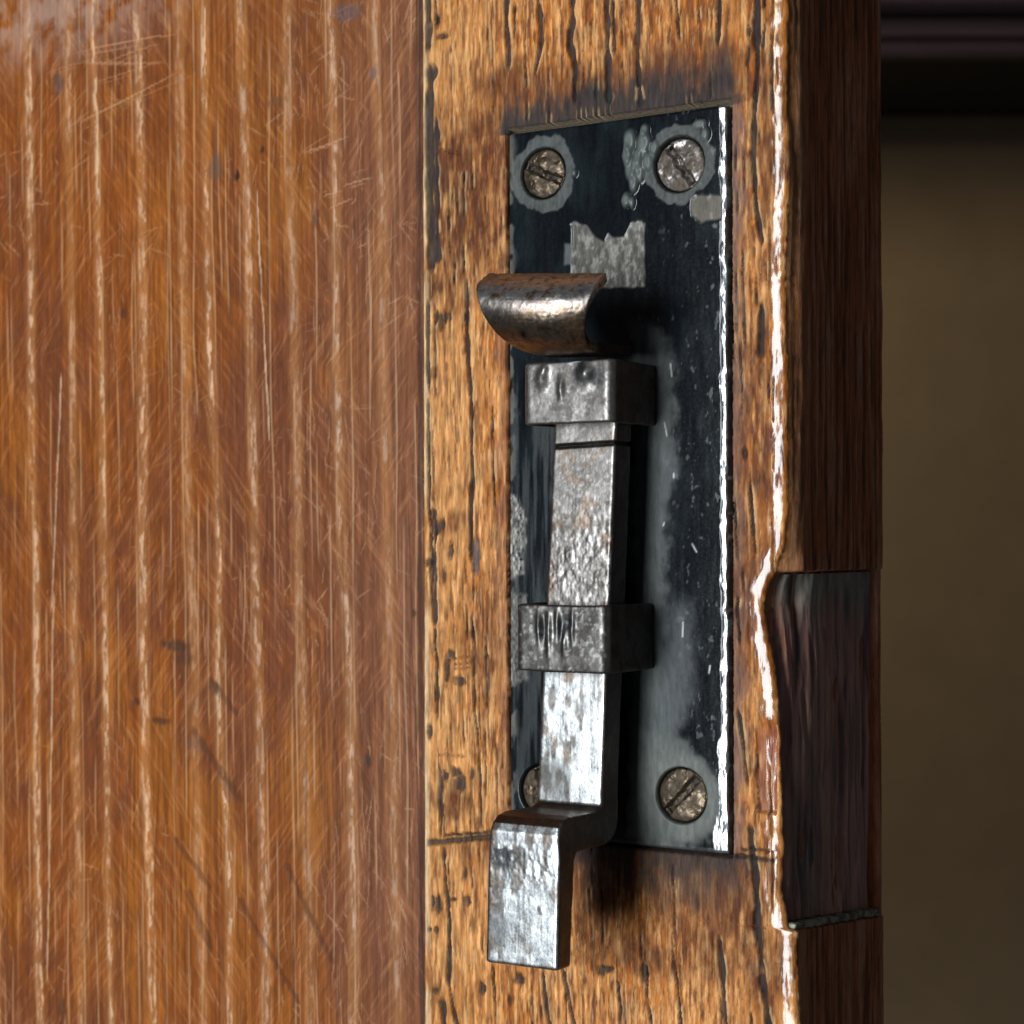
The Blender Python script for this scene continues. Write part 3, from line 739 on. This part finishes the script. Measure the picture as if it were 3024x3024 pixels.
# ---------------- screws
def build_screw(px, py, ang, R, seed, warm):
    cx, cz = PX(px, py, HP)
    cx, cz = float(cx), float(cz)
    h0 = -0.78
    bm = bmesh.new()
    seg = 40
    rings = [(0.0, 0.28), (R*0.5, 0.24), (R*0.85, 0.08), (R-0.12, -0.05), (R-0.02, -0.25), (R*0.7, -1.6)]
    vs = []
    c0 = bm.verts.new((cx, -(h0+rings[0][1]), cz))
    for r_, hh in rings[1:]:
        vs.append([bm.verts.new((cx+r_*math.cos(2*math.pi*k/seg), -(h0+hh), cz+r_*math.sin(2*math.pi*k/seg))) for k in range(seg)])
    for k in range(seg):
        bm.faces.new([c0, vs[0][k], vs[0][(k+1) % seg]])
        for i in range(len(vs)-1):
            bm.faces.new([vs[i][k], vs[i+1][k], vs[i+1][(k+1) % seg], vs[i][(k+1) % seg]])
    bm.faces.new(vs[-1])
    bmesh.ops.recalc_face_normals(bm, faces=bm.faces)
    a = math.radians(ang)
    def disp(p, n):
        dx, dz = p[:, 0]-cx, p[:, 2]-cz
        q = -dx*math.sin(a)+dz*math.cos(a)
        f = sm(0.0, 0.6, -n[:, 1])
        sl = 1-sm(0.30, 0.70, np.abs(q)+0.6*(fbm3(p, 1.5, 2, seed)-.5))
        return f*(-0.75*sl+0.75*(fbm3(p, 0.6, 4, seed)-.5))
    def shade(p, n):
        dx, dz = p[:, 0]-cx, p[:, 2]-cz
        q = -dx*math.sin(a)+dz*math.cos(a)
        k = fbm3(p, 0.8, 4, seed+3)
        c = np.zeros((len(p), 3))+np.array((0.12, 0.09, 0.06) if warm else (0.27, 0.245, 0.23))
        c = mix(c, (0.07, 0.05, 0.03), sm(.42, .6, k)*.85)
        c = mix(c, (0.03, 0.024, 0.018), (1-sm(.25, .5, np.abs(q)))*.8)
        return c, 0.38+0.25*sm(.4, .6, k), 0.85-0.4*sm(.42, .6, k)
    return solid('screw', bm, 0.13, M_steel, bolt, shade, disp)
for i, (px, py, an, r_) in enumerate(SCREWS):
    sc = build_screw(px, py, an, r_, 5+i*3, i != 1)
    sc['label'] = ('upper left screw, its slot chewed and brown', 'upper right screw, brighter steel with a diagonal slot', 'lower left screw, half hidden behind the bar', 'lower right screw, slot rising to the right')[i]

# ---------------- keepers
def build_keeper(x0, x1, H, z0, z1, kind):
    t = 1.25
    xi0, xi1 = x0+t, x1-t
    poly = [(x0, 0.2), (x0, -H), (x1, -H), (x1, 0.2), (xi1, 0.2), (xi1, -(H-t*1.15)), (xi0, -(H-t*1.15)), (xi0, 0.2)]
    bm = prism(poly, 'z', z0, z1)
    es = [e for e in bm.edges if all(v.co.y < -H+0.01 for v in e.verts) and abs(e.verts[0].co.z-e.verts[1].co.z) > 1]
    bmesh.ops.bevel(bm, geom=es, offset=1.25, segments=5, profile=0.5, affect='EDGES')
    bevel(bm, 0.30, 2, math.radians(50))
    if kind == 1:
        dents = [(1603, 1120, .75, 1.3, .42), (1660, 1148, .5, 1.5, .35), (1612, 1090, .5, .6, .2), (1732, 1103, 1.3, 1.25, .6)]
        holes = [(1710, 1088, 1.3, 1.6), (1760, 1110, 1.0, 1.6)]
    else:
        dents = [(1590, 1850, .35, 2, .2), (1620, 1870, .4, 2.6, .25), (1645, 1840, .4, 1.8, .2), (1690, 1850, .35, 2.2, .25), (1665, 1900, .4, 1.6, .2)]
        holes = [(1605, 1860, .5, 2), (1655, 1870, .5, 2), (1675, 1840, .9, .9)]
    def front(p, n): return sm(.6, .9, -n[:, 1])
    def disp(p, n):
        d = 0.26*(fbm3(p, .22, 2, kind)-.5)+0.05*(fbm3(p, 1.0, 3, kind+4)-.5)
        f = front(p, n)
        for px, py, rx, rz, hh in dents:
            cx, cz = PX(px, py, H); d = d+f*hh*1.5*np.exp(-(((p[:, 0]-cx)/rx)**2+((p[:, 2]-cz)/rz)**2))
        for px, py, rx, rz in holes:
            cx, cz = PX(px, py, H); d = d-f*.32*np.exp(-(((p[:, 0]-cx)/rx)**2+((p[:, 2]-cz)/rz)**2))
        return d
    def shade(p, n):
        k = fbm3(p, .55, 4, 20+kind); k2 = fbm3(p, 1.6, 3, 30+kind)
        c = np.zeros((len(p), 3))+np.array((0.20, 0.19, 0.18) if kind == 1 else (0.10, 0.096, 0.09))
        c = mix(c, (0.12, 0.11, 0.10) if kind == 1 else (.055, .05, .045), sm(.42, .6, k)*.75)
        c = mix(c, (0.055, 0.05, 0.042), sm(.55, .9, n[:, 0])*.75)  # right side painted darker, as shaded from the window
        c = mix(c, (0.50, 0.50, 0.49), sm(.55, .75, k2)*.35*front(p, n))
        for px, py, rx, rz in holes:
            cx, cz = PX(px, py, H)
            c = mix(c, (.04, .045, .05), front(p, n)*.8*np.exp(-(((p[:, 0]-cx)/rx)**2+((p[:, 2]-cz)/rz)**2)**2))
        r = 0.40+.2*sm(.42, .6, k)+.12*sm(.6, .9, n[:, 0])
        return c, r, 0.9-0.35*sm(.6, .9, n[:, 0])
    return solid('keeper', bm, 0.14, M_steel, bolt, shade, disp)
k1 = build_keeper(9.5, 24.0, 12.5, 16.3, 24.9, 1)
k1['label'] = 'upper keeper strap with hammered dents and a rivet bump'
k2 = build_keeper(8.6, 23.5, 13.2, -18.0, -8.7, 2)
k2['label'] = 'lower keeper strap, darker and pitted'

# ---------------- sliding bar
def build_bar():
    # side profile (height, z), drawn down the front then back up
    pr = [(8.6, 24.6), (9.0, 14.2), (9.1, -36.6), (10.6, -37.1), (17.6, -36.9), (19.4, -37.2), (20.5, -38.1), (20.9, -39.2), (20.6, -57.3), (16.9, -57.3), (16.6, -43.0), (16.0, -42.0)]
    for a in np.linspace(0, 90, 6):       # rounded outer corner at the back of the crank
        pr.append((7.9-3.6*math.sin(math.radians(a)), -38.4-3.6*math.cos(math.radians(a))))
    pr += [(4.3, 24.6)]
    bm = prism([(-h, z) for h, z in pr], 'x', -5.25, 5.25)
    bmesh.ops.bevel(bm, geom=[e for e in bm.edges if e.calc_face_angle(0) > math.radians(40)], offset=0.45, segments=3, profile=0.5, affect='EDGES')
    def warp(p):
        p = p.copy()
        z = p[:, 2]
        xm = np.interp(z, [-57, -37, 16], [14.4, 15.2, 17.55])
        wd = np.interp(z, [-57, -42, -36, 10, 16], [1.09, 1.08, 1.0, .96, .96])
        p[:, 0] = p[:, 0]*wd+xm
        low = sm(16, -36, z)
        p[:, 1] -= 0.5*low
        return p
    for v in bm.verts: pass
    me0 = None
    def front(n): return sm(.6, .9, -n[:, 1])
    # collar groove near the top
    def disp(p, n):
        z = p[:, 2]
        d = 0.14*(fbm3(p, .28, 2, 41)-.5)+0.022*(fbm3(p, 2, 2, 43)-.5)
        pitz = np.exp(-((z+3)/6.5)**2)+.7*np.exp(-((z+43)/3)**2)
        pk = fbm3(p*np.array((1, 1, .7)), 1.5, 4, 45)
        d = d+front(n)*pitz*0.26*(pk-.5)
        g = np.exp(-((z-13.45-.03*(p[:, 0]-17))/.22)**2)
        d = d-.6*g
        d = d-front(n)*.12*sm(13.2, 12.8, -z*0+z)*0
        # shallow scooped hollow near the crank
        return d
    def shade(p, n):
        z = p[:, 2]; x = p[:, 0]
        k = fbm3(p, .6, 4, 51); k2 = fbm3(p, 1.8, 3, 53); k3 = fbm3(p*np.array((1, 1, .35)), .8, 3, 57)
        c = np.zeros((len(p), 3))+np.array((0.215, 0.205, 0.195))
        c = mix(c, (0.12, 0.11, 0.10), sm(.42, .62, k)*.7)
        c = mix(c, (0.40, 0.39, 0.38), sm(.5, .7, k2)*.5)
        lowb = sm(-17, -21, z)*front(n)
        bright = lowb*sm(.40, .54, k3+.13*(x-13.5)/4+np.where(z < -50, .12, 0)+np.where((z < -38) & (z > -47), -.12, 0))
        c = mix(c, (0.72, 0.77, 0.79), bright*.88)  # reflected light on the lower front painted as brighter steel
        gr = fbm3(p*np.array((3.2, 3, .12)), 1.0, 3, 71)
        c = mix(c, (0.10, 0.085, 0.07), sm(.52, .68, gr)*.45)
        c = mix(c, (0.16, 0.10, 0.06), sm(.56, .68, fbm3(p, .33, 4, 73))*.5)
        sc_ = np.exp(-(((x-13.0)/3.3)**2+((z+33.6)/3.4)**2)**2)*front(n)*(z > -37.5)
        c = mix(c, (0.10, 0.097, 0.092), sc_*.85)
        bl = np.exp(-(((x-12.2)/2.6)**2+((z+42.2)/2.4)**2)**2)*front(n)*sm(.36, .5, fbm3(p, .9, 3, 59))
        c = mix(c, (0.03, 0.034, 0.038), bl*.9)
        bl2 = np.exp(-(((x-10.8)/2.2)**2+((z+52.3)/2.0)**2)**2)*front(n)
        c = mix(c, (0.20, 0.21, 0.22), bl2*.85)
        c = mix(c, (0.045, 0.04, 0.036), sm(.5, .85, n[:, 0])*.8)  # shade of the right side painted in
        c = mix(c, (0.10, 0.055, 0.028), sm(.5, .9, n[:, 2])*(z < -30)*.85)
        g = np.exp(-((z-13.45-.03*(x-17))/.25)**2)
        c = mix(c, (.02, .016, .014), g)
        r = 0.42+.18*(k-.5)+.16*sc_-.08*bright
        m = 1.0-.45*sm(.5, .85, n[:, 0])-.5*bl
        return c, np.clip(r, .2, .8), m
    # warp the prism before remeshing: cut it into slices first so that it bends
    geom = bm.verts[:]+bm.edges[:]+bm.faces[:]
    for zc in (16, 5, -10, -25, -35, -42, -50):
        g_ = bmesh.ops.bisect_plane(bm, geom=bm.verts[:]+bm.edges[:]+bm.faces[:], plane_co=(0, 0, zc), plane_no=(0, 0, 1))
    P = np.array([v.co[:] for v in bm.verts]); P = warp(P)
    for v, q in zip(bm.verts, P): v.co = q
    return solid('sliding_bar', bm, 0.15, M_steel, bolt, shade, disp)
bar = build_bar()

# ---------------- thumb tab, curled out of the top of the bar
def build_tab():
    R = np.array([PT(1868, 1052, 6.5), PT(1812, 1046, 10.5), PT(1765, 1040, 13.8), PT(1738, 1024, 15.4), PT(1729, 990, 17.0), PT(1731, 940, 18.3), PT(1742, 888, 18.7), PT(1762, 842, 17.6), PT(1792, 806, 15.2)])
    L = np.array([PT(1700, 1056, 6.5), PT(1650, 1056, 10.5), PT(1600, 1052, 13.5), PT(1538, 1034, 15.6), PT(1478, 996, 18.0), PT(1434, 940, 19.8), PT(1412, 885, 20.3), PT(1410, 840, 19.0), PT(1446, 806, 16.4)])
    def smooth(A, n):
        t = np.arange(len(A)); T = np.linspace(0, len(A)-1, n)
        out = []
        for tt in T:           # Catmull-Rom
            i = min(int(tt), len(A)-2); f = tt-i
            p0, p1, p2, p3 = A[max(i-1, 0)], A[i], A[i+1], A[min(i+2, len(A)-1)]
            out.append(.5*((2*p1)+(-p0+p2)*f+(2*p0-5*p1+4*p2-p3)*f*f+(-p0+3*p1-3*p2+p3)*f**3))
        return np.array(out)
    nv, nu = 40, 28
    R, L = smooth(R, nv), smooth(L, nv)
    G = np.zeros((nv, nu, 3))
    for j in range(nu):
        f = j/(nu-1)
        G[:, j] = L*(1-f)+R*f
        v = np.linspace(0, 1, nv)
        G[:, j, 1] -= 1.3*math.sin(math.pi*f)*np.sin(math.pi*np.clip(v*1.0, 0, 1))**1
    du = np.gradient(G, axis=1); dv = np.gradient(G, axis=0)
    Nn = np.cross(du, dv); Nn /= np.linalg.norm(Nn, axis=2)[..., None]+1e-9
    if Nn[nv//2+5, nu//2, 1] > 0: Nn = -Nn
    B = G-Nn*1.35
    bm = bmesh.new()
    A_ = [[bm.verts.new(G[i, j]) for j in range(nu)] for i in range(nv)]
    B_ = [[bm.verts.new(B[i, j]) for j in range(nu)] for i in range(nv)]
    for i in range(nv-1):
        for j in range(nu-1):
            bm.faces.new([A_[i][j], A_[i][j+1], A_[i+1][j+1], A_[i+1][j]])
            bm.faces.new([B_[i][j], B_[i+1][j], B_[i+1][j+1], B_[i][j+1]])
    for i in range(nv-1):
        bm.faces.new([A_[i][0], A_[i+1][0], B_[i+1][0], B_[i][0]])
        bm.faces.new([A_[i][-1], B_[i][-1], B_[i+1][-1], A_[i+1][-1]])
    for j in range(nu-1):
        bm.faces.new([A_[0][j], B_[0][j], B_[0][j+1], A_[0][j+1]])
        bm.faces.new([A_[-1][j], A_[-1][j+1], B_[-1][j+1], B_[-1][j]])
    bmesh.ops.recalc_face_normals(bm, faces=bm.faces)
    def shade(p, n):
        k = fbm3(p, .35, 4, 61); k2 = fbm3(p, 1.3, 3, 63)
        c = np.zeros((len(p), 3))+np.array((0.18, 0.14, 0.10))
        c = mix(c, (0.17, 0.10, 0.05), sm(.40, .6, k)*.8)
        c = mix(c, (0.10, 0.055, 0.025), sm(.55, .68, k2)*.6)
        band = np.exp(-((p[:, 2]-34.0)/2.6)**2)
        c = mix(c, (0.56, 0.56, 0.57), band*.7*sm(.3, .6, k2+.1))  # highlight across the curl painted as a paler band
        cx, cz = PX(1559, 988, 18)
        c = mix(c, (.03, .015, .01), np.exp(-(((p[:, 0]-cx)**2+(p[:, 2]-cz)**2)/.25)))
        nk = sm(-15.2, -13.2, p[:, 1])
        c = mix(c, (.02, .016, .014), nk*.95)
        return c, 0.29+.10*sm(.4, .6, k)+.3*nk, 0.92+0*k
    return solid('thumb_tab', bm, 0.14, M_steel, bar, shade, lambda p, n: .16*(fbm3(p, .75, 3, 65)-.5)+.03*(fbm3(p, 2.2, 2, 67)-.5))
build_tab()

# ------------------------------------------------------------------ render settings
scene.render.engine = 'CYCLES'
scene.render.resolution_x = 1024
scene.render.resolution_y = 1024
